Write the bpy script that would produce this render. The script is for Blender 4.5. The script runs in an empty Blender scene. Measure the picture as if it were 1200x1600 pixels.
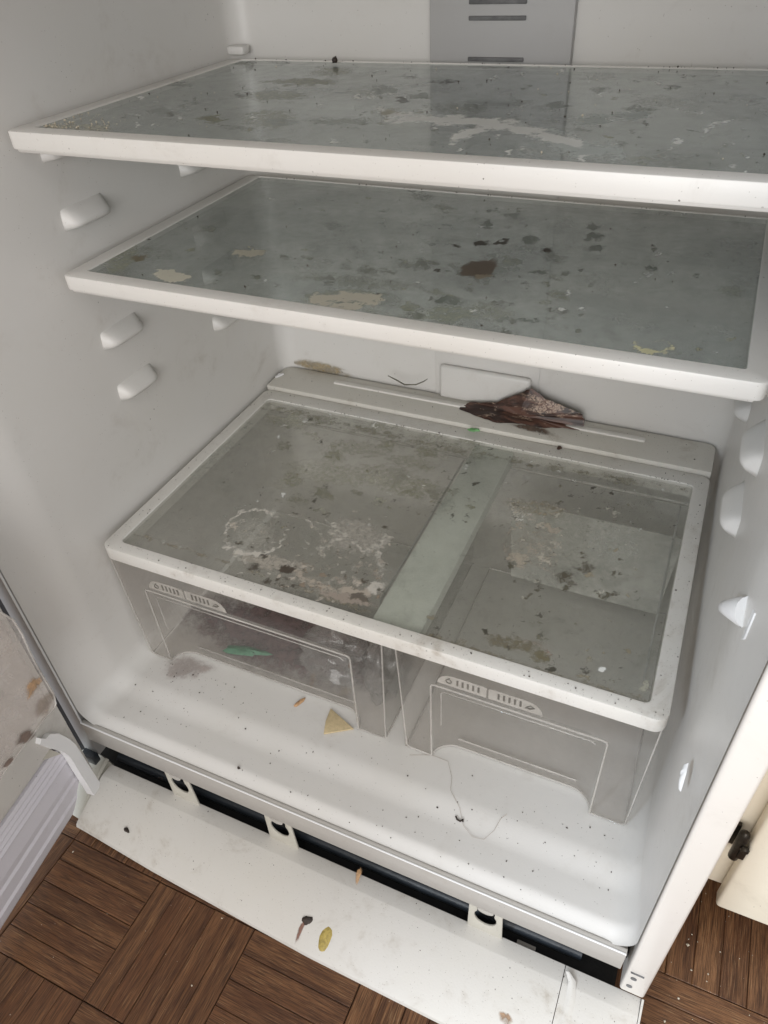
import bpy, bmesh, math, random
import numpy as np
from mathutils import Vector, Matrix, noise as mnoise
random.seed(7); rng = np.random.default_rng(7)
S = bpy.context.scene; C = S.collection

# ------------------------------------------------------------------ camera
FPX = 1133.9
CAM = np.array([0.54926937, -0.39806616, 0.52763317])
RM = np.array([[0.912210578962858, 0.4067760740447728, -0.04904166812995897],
               [0.2282806149233302, -0.6039888760581593, -0.7636002870925146],
               [-0.3402349489367857, 0.6853689978272454, -0.6438241346355849]])
cd = bpy.data.cameras.new('camera'); co = bpy.data.objects.new('camera', cd); C.objects.link(co)
cd.sensor_fit = 'HORIZONTAL'; cd.sensor_width = 36; cd.lens = 36 * FPX / 1200
cd.clip_start = 0.01; cd.clip_end = 50
m = Matrix((RM[0], -RM[1], -RM[2])).transposed().to_4x4(); m.translation = Vector(CAM)
co.matrix_world = m; S.camera = co
# ------------------------------------------------------------------ light of the kitchen
w = bpy.data.worlds.new('World'); S.world = w; w.use_nodes = True
bg = w.node_tree.nodes['Background']; bg.inputs[0].default_value = (0.985, 0.99, 1.0, 1); bg.inputs[1].default_value = 0.80
def area(name, loc, aim, sx, sy, power, col):
    l = bpy.data.lights.new(name, 'AREA'); l.shape = 'RECTANGLE'; l.size = sx; l.size_y = sy; l.energy = power; l.color = col
    o = bpy.data.objects.new(name, l); C.objects.link(o); o.location = loc
    o.rotation_euler = (Vector(aim) - Vector(loc)).to_track_quat('-Z', 'Y').to_euler(); return o
area('window_light', (-0.75, -2.25, 1.35), (0.6, 0.0, 0.0), 0.75, 0.95, 78, (0.75, 0.865, 1.0))
area('ceiling_bounce', (0.9, -1.5, 2.2), (0.35, 0.0, -0.1), 1.8, 1.4, 10, (1.0, 0.92, 0.84))
area('room_fill', (1.05, -2.4, 0.78), (0.2, 0.2, 0.1), 1.8, 1.3, 38, (1.0, 0.985, 0.975))  # unseen fill lamp added to brighten the compartment, in place of room bounce
S.view_settings.view_transform = 'Standard'; S.view_settings.look = 'None'; S.view_settings.exposure = 0; S.view_settings.gamma = 1

# ------------------------------------------------------------------ helpers
def at(px, py, ax, v):                       # the place on plane axis=v that the photo shows at this pixel
    d = RM.T @ np.array([(px - 600) / FPX, (py - 800) / FPX, 1.0]); t = (v - CAM[ax]) / d[ax]
    return CAM + t * d
def onplane(px, py, P, n):
    d = RM.T @ np.array([(px - 600) / FPX, (py - 800) / FPX, 1.0]); P = np.array(P); n = np.array(n)
    return CAM + d * ((P - CAM) @ n) / (d @ n)
def to_px(P):
    q = (P - CAM) @ RM.T; return 600 + FPX * q[..., 0] / q[..., 2], 800 + FPX * q[..., 1] / q[..., 2]
X, Y, Z = 0, 1, 2
def sstep(a, b, x): t = np.clip((x - a) / (b - a), 0, 1); return t * t * (3 - 2 * t)
_T = rng.random((256, 256))
def vnoise(x, y):
    xi = np.floor(x).astype(int); yi = np.floor(y).astype(int); fx = x - xi; fy = y - yi
    fx = fx * fx * (3 - 2 * fx); fy = fy * fy * (3 - 2 * fy); g = lambda a, b: _T[a & 255, b & 255]
    return (g(xi, yi) * (1 - fx) + g(xi + 1, yi) * fx) * (1 - fy) + (g(xi, yi + 1) * (1 - fx) + g(xi + 1, yi + 1) * fx) * fy
def fbm(x, y, o=4):
    s = 0; a = .5; t = 0
    for k in range(o): s = s + a * vnoise(x * 2**k + 17 * k, y * 2**k + 31 * k); t += a; a *= .55
    return s / t

def props(o, label=None, cat=None, group=None, kind=None):
    if label: o['label'] = label
    if cat: o['category'] = cat
    if group: o['group'] = group
    if kind: o['kind'] = kind
    return o
def thing(name, loc, label, cat, group=None):
    o = bpy.data.objects.new(name, None); o.empty_display_size = .02; C.objects.link(o); o.location = loc
    return props(o, label, cat, group)
def wloc(o):
    v = Vector((0, 0, 0))
    while o: v = v + Vector(o.location); o = o.parent
    return v
def mk(name, verts, faces, mat, parent=None, smooth=False, bevel=0, seg=2, angle=40):
    """verts are world coordinates; the object's origin goes to the middle of its base"""
    V = np.array(verts, float)
    org = np.array([(V[:, 0].min() + V[:, 0].max()) / 2, (V[:, 1].min() + V[:, 1].max()) / 2, V[:, 2].min()])
    me = bpy.data.meshes.new(name); me.from_pydata((V - org).tolist(), [], [list(map(int, f)) for f in faces])
    bm = bmesh.new(); bm.from_mesh(me); bmesh.ops.recalc_face_normals(bm, faces=bm.faces)
    if bevel:
        es = [e for e in bm.edges if len(e.link_faces) == 2 and e.calc_face_angle(0) > math.radians(angle)]
        bmesh.ops.bevel(bm, geom=es, offset=bevel, segments=seg, affect='EDGES', profile=.5, clamp_overlap=True)
    for f in bm.faces: f.smooth = smooth or bevel > 0
    bm.to_mesh(me); bm.free()
    if smooth or bevel:
        try: me.set_sharp_from_angle(angle=math.radians(35 if not smooth else 60))
        except Exception: pass
    me.materials.append(mat)
    o = bpy.data.objects.new(name, me); C.objects.link(o)
    o.location = Vector(org) - (wloc(parent) if parent else Vector((0, 0, 0)))
    if parent: o.parent = parent
    return o
def boxv(x0, x1, y0, y1, z0, z1):
    v = [(x, y, z) for z in (z0, z1) for y in (y0, y1) for x in (x0, x1)]
    return v, [(0, 2, 3, 1), (4, 5, 7, 6), (0, 1, 5, 4), (2, 6, 7, 3), (0, 4, 6, 2), (1, 3, 7, 5)]
def box(name, x0, x1, y0, y1, z0, z1, mat, parent=None, bevel=0, **k):
    return mk(name, *boxv(x0, x1, y0, y1, z0, z1), mat, parent, bevel=bevel, **k)
def prism(name, pts, vec, mat, parent=None, bevel=0, **k):     # polygon of 3D points pushed along vec
    n = len(pts); P = np.array(pts, float); Q = P + np.array(vec, float)
    F = [tuple(range(n)), tuple(range(2 * n - 1, n - 1, -1))] + [(i, (i + 1) % n, n + (i + 1) % n, n + i) for i in range(n)]
    return mk(name, np.vstack([P, Q]), F, mat, parent, bevel=bevel, **k)
def join(parts):
    V = []; F = []
    for v, f in parts:
        b = len(V); V += [tuple(q) for q in v]; F += [tuple(i + b for i in g) for g in f]
    return V, F
def tubev(pts, r, n=6, cap=True):
    P = [Vector(p) for p in pts]; V = []; F = []
    rr = r if hasattr(r, '__len__') else [r] * len(P)
    for i, p in enumerate(P):
        t = (P[min(i + 1, len(P) - 1)] - P[max(i - 1, 0)]).normalized()
        u = t.orthogonal().normalized() if i == 0 else (u - t * u.dot(t)).normalized()
        b = t.cross(u)
        for k in range(n):
            a = 2 * math.pi * k / n; V.append(tuple(p + (u * math.cos(a) + b * math.sin(a)) * rr[i]))
    for i in range(len(P) - 1):
        for k in range(n): F.append((i * n + k, i * n + (k + 1) % n, (i + 1) * n + (k + 1) % n, (i + 1) * n + k))
    if cap: F += [tuple(range(n)), tuple(range(len(V) - n, len(V)))]
    return V, F
def tube(name, pts, r, mat, parent=None, n=6): return mk(name, *tubev(pts, r, n), mat, parent, smooth=True)
def rrect(x0, x1, y0, y1, r, n=6):
    out = []
    for cx, cy, a0 in ((x1 - r, y1 - r, 0), (x0 + r, y1 - r, 90), (x0 + r, y0 + r, 180), (x1 - r, y0 + r, 270)):
        for k in range(n + 1):
            a = math.radians(a0 + 90 * k / n); out.append((cx + r * math.cos(a), cy + r * math.sin(a)))
    return out
def frame(name, o, i, z0, z1, ro, ri, b, mat, parent, lift=0.0):     # o,i = (x0,x1,y0,y1)
    def loop(R, r, z, ins): return [(x, y, z) for x, y in rrect(R[0] + ins, R[1] - ins, R[2] + ins, R[3] - ins, max(r - ins, .0005))]
    L = [loop(i, ri, z0, 0), loop(o, ro, z0, .0004), loop(o, ro, z0 + b, 0), loop(o, ro, z1 - b, 0), loop(o, ro, z1 - b * .3, b * .3), loop(o, ro, z1, b),
         loop(i, ri, z1, -.0008), loop(i, ri, z1 - .0008, 0)]
    n = len(L[0]); V = sum(L, []); F = []
    for a in range(len(L)):
        c = (a + 1) % len(L)
        for k in range(n): F.append((a * n + k, a * n + (k + 1) % n, c * n + (k + 1) % n, c * n + k))
    ob = mk(name, V, F, mat, parent, smooth=True)
    ob.data.set_sharp_from_angle(angle=math.radians(30)); return ob

# ------------------------------------------------------------------ materials
class N:
    def __init__(s, name):
        s.m = bpy.data.materials.new(name); s.m.use_nodes = True; s.t = s.m.node_tree; s.t.nodes.clear()
        s.out = s.t.nodes.new('ShaderNodeOutputMaterial')
    def n(s, typ, **kw):
        nd = s.t.nodes.new('ShaderNode' + typ)
        for k, v in kw.items():
            if k.startswith('_'): setattr(nd, k[1:], v)
            else: s.set(nd, k.replace('__', ' '), v)
        return nd
    def set(s, nd, key, v):
        inp = nd.inputs[int(key[1:])] if key[0] == 'i' and key[1:].isdigit() else nd.inputs[key]
        if isinstance(v, bpy.types.NodeSocket): s.t.links.new(v, inp)
        else: inp.default_value = v if not (isinstance(v, tuple) and len(v) == 3 and inp.type == 'RGBA') else (*v, 1)
    def math(s, op, a, b=0.0, c=0.0, clamp=False):
        nd = s.t.nodes.new('ShaderNodeMath'); nd.operation = op; nd.use_clamp = clamp
        for i, v in enumerate((a, b, c)): s.set(nd, f'i{i}', v)
        return nd.outputs[0]
    def ramp(s, f, a, b, lo=0.0, hi=1.0):
        nd = s.n('MapRange', _interpolation_type='SMOOTHSTEP'); s.set(nd, 'i0', f)
        for i, v in ((1, a), (2, b), (3, lo), (4, hi)): s.set(nd, f'i{i}', v)
        return nd.outputs[0]
    def mix(s, f, a, b):
        nd = s.n('Mix', _data_type='RGBA'); s.set(nd, 'i0', f); s.set(nd, 'i6', a); s.set(nd, 'i7', b); return nd.outputs[2]
    def co(s, sc=(1, 1, 1)):
        if not hasattr(s, 'g'): s.g = s.n('NewGeometry').outputs['Position']
        if sc == (1, 1, 1): return s.g
        mp = s.n('Mapping', Scale=sc); s.set(mp, 'i0', s.g); return mp.outputs[0]
    def noise(s, scale, detail=4, rough=.55, sc=(1, 1, 1), dist=0.0):
        return s.n('TexNoise', Vector=s.co(sc), Scale=scale, Detail=detail, Roughness=rough, Distortion=dist).outputs[0]
    def specks(s, scale, size, keep):         # irregular specks of a chosen density
        v = s.n('TexVoronoi', Vector=s.co(), Scale=scale, Randomness=1.0)
        r = s.n('SeparateColor'); s.set(r, 'i0', v.outputs['Color'])
        k = s.math('GREATER_THAN', r.outputs[0], 1 - keep)
        sz = s.math('MULTIPLY', s.math('MULTIPLY_ADD', r.outputs[1], .8, .4), size)
        wob = s.math('MULTIPLY_ADD', s.noise(scale * 3, 2), .8, .6)
        d = s.math('MULTIPLY', v.outputs['Distance'], wob)
        return s.math('MULTIPLY', k, s.math('LESS_THAN', d, sz))
    def surf(s, sh, vol=None): s.t.links.new(sh, s.out.inputs[0]); return s.m
    def bump(s, h, strength, dist=.001):
        b = s.n('Bump', Strength=strength, Distance=dist); s.set(b, 'Height', h); return b.outputs[0]

def plastic(name, col, rough=.35, grime=.3, specks=.2, grimecol=(.23, .17, .10), bump=.15, spec=.5, metal=0.0, attr=False, sub=0.0):
    s = N(name)
    big = s.noise(5, 5, .6); fine = s.noise(60, 4, .6)
    tone = s.ramp(big, .3, .75, 0, .14 + grime * .25)
    c = s.mix(tone, col, tuple(x * y for x, y in zip(col, (.90, .87, .78))))
    g = s.math('MULTIPLY', s.ramp(s.noise(14, 6, .7, dist=.6), .51, .78), s.ramp(fine, .35, .68)); g = s.math('MULTIPLY', g, grime)
    c = s.mix(g, c, grimecol)
    if specks:
        dens = s.ramp(s.noise(9, 3, .6), .48, .64, .06, 1.0)
        sp = s.math('MULTIPLY', s.specks(230, .15, specks), dens)
        c = s.mix(s.math('MULTIPLY', sp, .8), c, (.05, .032, .02))
        sp2 = s.specks(600, .2, specks * .7); c = s.mix(s.math('MULTIPLY', sp2, .5), c, (.13, .085, .05))
    if attr:
        a = s.n('Attribute', _attribute_name='dirt')
        am = s.ramp(s.math('MULTIPLY', a.outputs['Alpha'], s.math('MULTIPLY_ADD', s.noise(220, 5, .7), 1.5, .3)), .25, .6)
        c = s.mix(am, c, a.outputs['Color'])
    r = s.math('MULTIPLY_ADD', fine, .18, rough - .05)
    b = s.n('BsdfPrincipled', Base__Color=c, Roughness=r, Metallic=metal)
    b.inputs['Specular IOR Level'].default_value = spec
    if bump: s.set(b, 'Normal', s.bump(s.noise(420, 3, .5), bump, .0004))
    return s.surf(b.outputs[0])

def clear(name, tint, film, filmcol, rough=.05, dirt=False, patch=1.0, refl=1.0, filmtex=(9, .35, .75), scr=0.0):
    """thin clear sheet: transmits, reflects by angle, and carries a greasy film and dried-on dirt"""
    s = N(name)
    tr = s.n('BsdfTransparent', Color=tint)
    nb = s.bump(s.noise(70, 4, .6), .10, .0006)
    gl = s.n('BsdfGlossy', Color=(.95, .97, .97), Roughness=rough); s.set(gl, 'Normal', nb)
    fc = s.n('LayerWeight', Blend=.5).outputs['Facing']
    f = s.math('MULTIPLY', s.math('MULTIPLY_ADD', s.math('POWER', fc, 5.0), .95, .045), refl, clamp=True)
    m1 = s.n('MixShader'); s.set(m1, 'i0', f); s.set(m1, 'i1', tr.outputs[0]); s.set(m1, 'i2', gl.outputs[0])
    df = s.n('BsdfPrincipled', Base__Color=filmcol, Roughness=.45)
    k = s.ramp(s.math('ADD', s.math('MULTIPLY', s.noise(filmtex[0], 6, .62, dist=.8), .7), s.math('MULTIPLY', s.noise(filmtex[0] * 9, 4, .6), .3)), filmtex[1], filmtex[2], film * .55, film * 1.35)
    if scr:
        st = s.ramp(s.noise(30, 4, .6, sc=(1, 6, 1), dist=1.2), .60, .70); k = s.math('ADD', k, s.math('MULTIPLY', st, scr), clamp=True)
    m2 = s.n('MixShader'); s.set(m2, 'i0', k); s.set(m2, 'i1', m1.outputs[0]); s.set(m2, 'i2', df.outputs[0])
    last = m2
    if dirt:
        pn = s.math('ADD', s.math('MULTIPLY', s.noise(22, 8, .75, dist=.5), .65), s.math('MULTIPLY', s.noise(7, 3, .5), .35))
        dk = s.ramp(pn, .53, .66, 0, .42 * patch); lt = s.ramp(pn, .36, .46, .30 * patch, 0)
        for k_, c__ in ((dk, (.15, .16, .125)), (lt, (.42, .43, .39))):
            dd0 = s.n('BsdfPrincipled', Base__Color=c__, Roughness=.5); mm = s.n('MixShader'); s.set(mm, 'i0', k_); s.set(mm, 'i1', last.outputs[0]); s.set(mm, 'i2', dd0.outputs[0]); last = mm
        a = s.n('Attribute', _attribute_name='dirt')
        nz = s.noise(190, 8, .78); nz2 = s.noise(800, 3, .6)
        cn = s.math('MULTIPLY_ADD', s.math('ADD', s.math('MULTIPLY', nz, .75), s.math('MULTIPLY', nz2, .25)), 4.2, -1.18)
        am = s.math('MULTIPLY', a.outputs['Alpha'], s.math('ADD', cn, s.math('MULTIPLY', s.math('MAXIMUM', s.math('SUBTRACT', a.outputs['Alpha'], .75), 0.0), 3.0)))
        am = s.ramp(am, .10, .85, 0, .88)
        sp = s.math('MAXIMUM', s.math('MULTIPLY', s.specks(190, .16, .10), s.ramp(s.noise(7, 3), .42, .62, 0, 1)), s.math('MULTIPLY', s.specks(520, .2, .05), .8))
        col = s.mix(s.math('GREATER_THAN', a.outputs['Alpha'], .02), (.06, .045, .03), a.outputs['Color'])
        dd = s.n('BsdfPrincipled', Base__Color=a.outputs['Color'], Roughness=.6); s.set(dd, 'Normal', s.bump(nz, .4, .0008))
        m3 = s.n('MixShader'); s.set(m3, 'i0', am); s.set(m3, 'i1', last.outputs[0]); s.set(m3, 'i2', dd.outputs[0])
        ds = s.n('BsdfPrincipled', Base__Color=(.05, .04, .028), Roughness=.7)
        m4 = s.n('MixShader'); s.set(m4, 'i0', s.math('MULTIPLY', sp, .8)); s.set(m4, 'i1', m3.outputs[0]); s.set(m4, 'i2', ds.outputs[0]); last = m4
    return s.surf(last.outputs[0])

def solid(name, col, rough=.6, var=.4, scale=60, bump=.5, metal=0.0, dist=.001, col2=None):
    s = N(name); nz = s.noise(scale, 6, .65)
    c = s.mix(s.ramp(nz, .3, .7, 0, 1), tuple(x * (1 - var) for x in col) if col2 is None else col2, col)
    b = s.n('BsdfPrincipled', Base__Color=c, Roughness=rough, Metallic=metal); s.set(b, 'Normal', s.bump(s.noise(scale * 3, 5, .6), bump, dist))
    return s.surf(b.outputs[0])

def wood(name):
    s = N(name)
    tc = s.n('TexCoord').outputs['Object']; oi = s.n('ObjectInfo')
    off = s.n('CombineXYZ'); s.set(off, 'i0', s.math('MULTIPLY', oi.outputs['Random'], 37.0)); s.set(off, 'i1', s.math('MULTIPLY', oi.outputs['Random'], 11.0))
    v = s.n('VectorMath', _operation='ADD'); s.set(v, 'i0', tc); s.set(v, 'i1', off.outputs[0])
    def nz(sc, scale, d=5, r=.6, dist=0.0):
        mp = s.n('Mapping', Scale=sc); s.set(mp, 'i0', v.outputs[0])
        return s.n('TexNoise', Vector=mp.outputs[0], Scale=scale, Detail=d, Roughness=r, Distortion=dist).outputs[0]
    grain = nz((.03, 1, 1), 1350, 4, .6, .12); broad = nz((.05, 1, 1), 130, 5, .65, .6); blotch = nz((1, 1, 1), 22, 4)
    base = s.mix(s.ramp(broad, .35, .68), (.080, .034, .016), (.215, .104, .047))
    base = s.mix(s.math('MULTIPLY', oi.outputs['Random'], .6), base, (.135, .055, .024))
    pores = s.ramp(grain, .40, .54); base = s.mix(s.math('MULTIPLY', s.math('SUBTRACT', 1.0, pores), .62), base, (.022, .011, .006))
    base = s.mix(s.math('MULTIPLY', s.ramp(grain, .56, .68), s.ramp(blotch, .42, .62, .1, .75)), base, (.30, .19, .10))
    base = s.mix(s.math('MULTIPLY', s.specks(330, .10, .035), .8), base, (.55, .50, .42))
    b = s.n('BsdfPrincipled', Base__Color=base, Roughness=s.math('MULTIPLY_ADD', pores, -.12, .52)); b.inputs['Specular IOR Level'].default_value = .35
    s.set(b, 'Normal', s.bump(s.math('MULTIPLY', pores, s.ramp(blotch, .3, .7, .5, 1)), .35, .0006))
    return s.surf(b.outputs[0])

M = {}
M['liner'] = plastic('liner_plastic', (.67, .655, .63), .33, .22, .05)
M['floorliner'] = M['liner']
M['frame'] = plastic('white_shelf_plastic', (.72, .70, .665), .32, .35, .14, attr=False)
M['crisper_frame'] = plastic('speckled_frame_plastic', (.70, .685, .65), .35, .6, .42)
M['ledge'] = plastic('ledge_plastic', (.62, .60, .55), .4, .55, .25)
M['steel'] = plastic('painted_steel', (.71, .67, .62), .30, .12, .05, bump=.05)
M['flange'] = plastic('shaded_flange', (.36, .35, .34), .35, .2, .05, bump=.05)  # darker copy for the left side: the door's shade put into the colour
M['sill'] = plastic('sill_trim', (.45, .43, .40), .38, .4, .12, bump=.08)
M['grille'] = plastic('grille_plastic', (.60, .58, .545), .45, .8, .26, bump=.3)
M['vent'] = plastic('vent_grey', (.43, .425, .42), .4, .1, 0)
M['slot'] = solid('dark_slot', (.17, .17, .17), .6)
M['black'] = solid('shade_black', (.012, .013, .014), .6, .3)  # black colour stands in for deep shade in the gap and base space
M['tubeblack'] = solid('black_rubber_tube', (.03, .037, .045), .35, .3)
M['white'] = plastic('bright_white_plastic', (.78, .78, .78), .35, .03, 0)
M['tab'] = plastic('dusty_tab_plastic', (.50, .48, .42), .5, .6, .3)
M['shelfglass'] = clear('dirty_shelf_glass', (.86, .89, .88), .36, (.31, .335, .32), .07, dirt=True, refl=1.15, patch=.5)
M['crisperglass'] = clear('dirty_crisper_glass', (.975, .98, .965), .17, (.44, .44, .39), .08, dirt=True, patch=.45)
M['glassedge'] = clear('glass_edge', (.72, .85, .80), .25, (.28, .36, .33), .05)
M['drawer'] = clear('smoky_clear_plastic', (.965, .955, .945), .085, (.48, .45, .42), .08, filmtex=(11, .40, .70))
M['drawerrim'] = clear('refraction_edge', (.93, .92, .90), .48, (.70, .67, .63), .08)  # pale film in place of light refracted by thick plastic edges
M['backshine'] = clear('pale_reflection_panel', (.96, .96, .94), .50, (.74, .74, .69), .2)  # milky colour stands in for a bright reflection at the drawer's back
M['label'] = clear('frosted_label', (.9, .89, .87), .42, (.66, .63, .58), .3)
M['labelbar'] = clear('pressed_marks', (.5, .48, .45), .45, (.30, .28, .25), .3)
M['divider'] = plastic('divider_plastic', (.74, .77, .73), .4, .5, .2)
M['doorliner'] = plastic('door_liner_plastic', (.70, .68, .645), .4, .3, .14)
M['gasket'] = plastic('door_gasket', (.60, .58, .62), .45, .25, .05, grimecol=(.25, .2, .2))
M['bin'] = clear('clear_door_bin', (.95, .93, .92), .34, (.76, .72, .68), .1)
M['cabinet'] = plastic('cream_paint', (.78, .71, .58), .4, .25, .05, bump=.2)
M['bronze'] = solid('bronze_hinge', (.05, .042, .032), .35, .5, 200, .3, .7)
M['wood'] = wood('parquet_oak')
M['gap'] = solid('dark_grout', (.035, .019, .012), .9)
M['crumb'] = solid('dark_crumbs', (.06, .04, .025), .8, .7, 300)
M['palecrumb'] = solid('pale_crumbs', (.62, .55, .43), .8, .3, 300)

# ------------------------------------------------------------------ kitchen floor: parquet
FZ = -0.336; T = .1305; PX0, PY0 = .120, -.184
floor = props(box('floor', -1.6, 2.4, -2.4, 1.2, FZ - .03, FZ - .0045, M['gap']), kind='structure')
def fv(cx, cy, L, Wd, z0, z1, rot):
    b = .0007; v = []
    for (hx, hy, z) in ((L / 2, Wd / 2, z0), (L / 2, Wd / 2, z1 - b), (L / 2 - b, Wd / 2 - b, z1)):
        for sx, sy in ((-1, -1), (1, -1), (1, 1), (-1, 1)): v.append((sx * hx, sy * hy, z))
    return v, [(a * 4 + k, a * 4 + (k + 1) % 4, a * 4 + 4 + (k + 1) % 4, a * 4 + 4 + k) for a in (0, 1) for k in range(4)] + [(8, 9, 10, 11)]
pv, pf = fv(0, 0, T - .0012, T / 5 - .0005, 0, .0045, 0)
pm = bpy.data.meshes.new('plank'); pm.from_pydata(pv, [], pf); pm.materials.append(M['wood'])
rest = []
for k in range(-12, 17):
    for r in range(-16, 8):
        x0 = PX0 + k * T; y0 = PY0 + (r - 1) * T; ydir = (k + r) % 2 == 0
        near = (-3 <= k <= 3 and r in (-1, 0, 1)) or (3 <= k <= 6 and 0 <= r <= 3)
        for j in range(5):
            o_ = (j + .5) * T / 5; cx, cy = (x0 + o_, y0 + T / 2) if ydir else (x0 + T / 2, y0 + o_)
            dz = random.uniform(-.0006, .0006); a = (math.pi / 2 if ydir else 0) + random.uniform(-.003, .003)
            if near:
                o = bpy.data.objects.new('plank', pm); C.objects.link(o); o.parent = floor
                o.location = Vector((cx, cy, FZ - .0045 + dz)) - Vector(floor.location); o.rotation_euler = (random.uniform(-.004, .004), 0, a + (math.pi if random.random() < .5 else 0))
            elif -1.55 < cx < 2.35 and -2.3 < cy < 1.15:
                c_, s_ = math.cos(a), math.sin(a)
                rest.append(([(cx + x * c_ - y * s_, cy + x * s_ + y * c_, FZ - .0045 + dz + z) for x, y, z in pv], pf))
ob = mk('plank_field', *join(rest), M['wood'], floor); ob['kind'] = 'stuff'

# ------------------------------------------------------------------ refrigerator
fr = thing('refrigerator', (.31, .16, -.296), 'open white refrigerator standing on the parquet floor, its empty dirty compartment facing the camera', 'refrigerator')
YF = -.098; YB = .42
def xl(y): return -.0222 + .0105 * sstep(-.098, -.03, y) + .008 * np.clip((y + .03) / .44, 0, 1)
def xr(y): return .6222 - .0085 * sstep(-.098, -.01, y) - .005 * np.clip((y + .01) / .42, 0, 1)
def zfl(y): return -.2100 + .0066 * sstep(-.099, -.080, y) + .0054 * sstep(-.056, -.022, y)
def zc(y): return .62
ys = np.concatenate([np.linspace(-.098, -.02, 40), np.linspace(-.01, .39, 22), [YB - .024 * (1 - math.sin(a)) for a in np.linspace(0, math.pi / 2, 8)]])
NA = 8; sec = []
for y in ys:
    r = .026; ins = 0.0
    if y > YB - .024: t = (y - (YB - .024)) / .024; ins = .024 * (1 - math.sqrt(max(0, 1 - t * t)))
    a0, a1, b0, b1 = xl(y) + ins, xr(y) - ins, zfl(y) + ins, zc(y) - ins
    pts = []
    for cx, cz, s0 in ((a0 + r, b0 + r, 180), (a1 - r, b0 + r, 270), (a1 - r, b1 - r, 0), (a0 + r, b1 - r, 90)):
        for k in range(NA + 1):
            a = math.radians(s0 + 90 * k / NA); pts.append((cx + r * math.cos(a), y, cz + r * math.sin(a)))
    sec.append(pts)
n = len(sec[0]); V = sum(sec, []); F = []
for i in range(len(sec) - 1):
    for k in range(n): F.append((i * n + k, i * n + (k + 1) % n, (i + 1) * n + (k + 1) % n, (i + 1) * n + k))
F.append(tuple((len(sec) - 1) * n + k for k in range(n)))
lin = mk('liner', V, F, M['liner'], fr, smooth=True)
# steel cabinet round the liner
box('side_panel', .6235, .6470, -.100, .50, -.296, .74, M['steel'], fr, bevel=.003, seg=3)
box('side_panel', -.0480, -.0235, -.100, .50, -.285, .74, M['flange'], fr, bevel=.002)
box('top_panel', -.0230, .6230, -.100, .50, .625, .74, M['steel'], fr, bevel=.002)
box('back_panel', -.0230, .6230, .46, .50, -.285, .62, M['steel'], fr, bevel=.002)
box('gap_darkener', -.085, -.0485, -.092, -.03, -.30, .74, M['black'], fr)  # black box added to darken the gap between flange and door
mk('edge_trim', *tubev([(-.0225, -.1005, -.212), (-.0225, -.1005, .62)], .0011, 6), M['white'], fr, smooth=True)
# front sill below the opening
prof = [(-.097, -.2085), (-.1010, -.2090), (-.1022, -.2102), (-.1022, -.2440), (-.1005, -.2462), (-.088, -.2462), (-.088, -.2165)]
def extr(name, prof, x0, x1, mat, parent, **k): return prism(name, [(x0, y, z) for y, z in prof], (x1 - x0, 0, 0), mat, parent, **k)
extr('sill', prof, -.0225, .6175, M['sill'], fr, bevel=.0006)
mk('sill_edge', *tubev([(-.022, -.1018, -.2092), (.617, -.1018, -.2092)], .0010, 6), M['white'], fr, smooth=True)
# space below, boxes blackened in place of its shade; pipe, rail and foot
box('machine_space', -.09, .622, .02, .05, -.335, -.247, M['black'], fr)
box('dark_slab', -.095, .6225, -.0895, .02, -.3355, -.330, M['black'], fr)  # black slab added to hide the parquet and darken the gap
box('base_pan', -.0225, .6225, -.085, .02, -.258, -.2475, M['black'], fr)
tube('drain_pipe', [(-.02, -.078, -.318), (.2, -.076, -.316), (.4, -.078, -.312), (.585, -.076, -.314)], .0075, M['tubeblack'], fr, 10)
box('support_rail', .0, .60, -.045, -.030, -.329, -.305, M['tubeblack'], fr, bevel=.002)
p = at(936, 1525, Y, -.075)
mk('leveling_foot', *join([tubev([p + (0, 0, .02), p + (0, 0, -.03)], .0035, 10), tubev([p + (0, 0, -.012), p + (0, 0, -.016)], .008, 12)]), M['tab'], fr, smooth=True)
p = at(822, 1478, Y, -.09); box('metal_clip', p[0] - .010, p[0] + .010, -.093, -.088, p[2] - .006, p[2] + .003, M['sill'], fr, bevel=.0006)
# white clips with a round opening between sill and grille
for k, xc in enumerate((.107, .245, .4865)):
    W2, r0, z1, z0, cz = .0185, .0118, -.2462, -.3030, -.2670
    pts = [(xc - r0 * .80, z1), (xc - W2 * .95, z1), (xc - W2 * (1.03 - .02 * k), z0), (xc + W2 * 1.04, z0), (xc + W2 * .92, z1), (xc + r0 * .80, z1)]
    for q in range(13):
        a = math.radians(40 - 260 * q / 12); pts.append((xc + r0 * math.cos(a), cz + r0 * 1.35 * math.sin(a)))
    prism('grille_clip', [(x, -.1005, z) for x, z in pts], (0, .002, 0), M['tab'], fr, bevel=.0003)
    prism('sill_tongue', [(xc + .0085 * math.cos(math.pi * q / 8), -.1032, -.2440 - .0065 * math.sin(math.pi * q / 8)) for q in range(9)], (0, .0025, 0), M['sill'], fr, bevel=.0004)
# holes at the foot of the right jamb
for px, py, a in ((990, 1530, .2), (983, 1541, .3)):
    q = at(px, py, Y, -.1005); mk('screw_hole', *tubev([q + (0, .001, 0), q + (0, -.0003, 0)], .0028, 12), M['slot'], fr)
q = at(996, 1524, Y, -.1008); box('slot', q[0] - .006, q[0] + .006, -.1012, -.1, q[2] - .0008, q[2] + .0008, M['slot'], fr)
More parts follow.
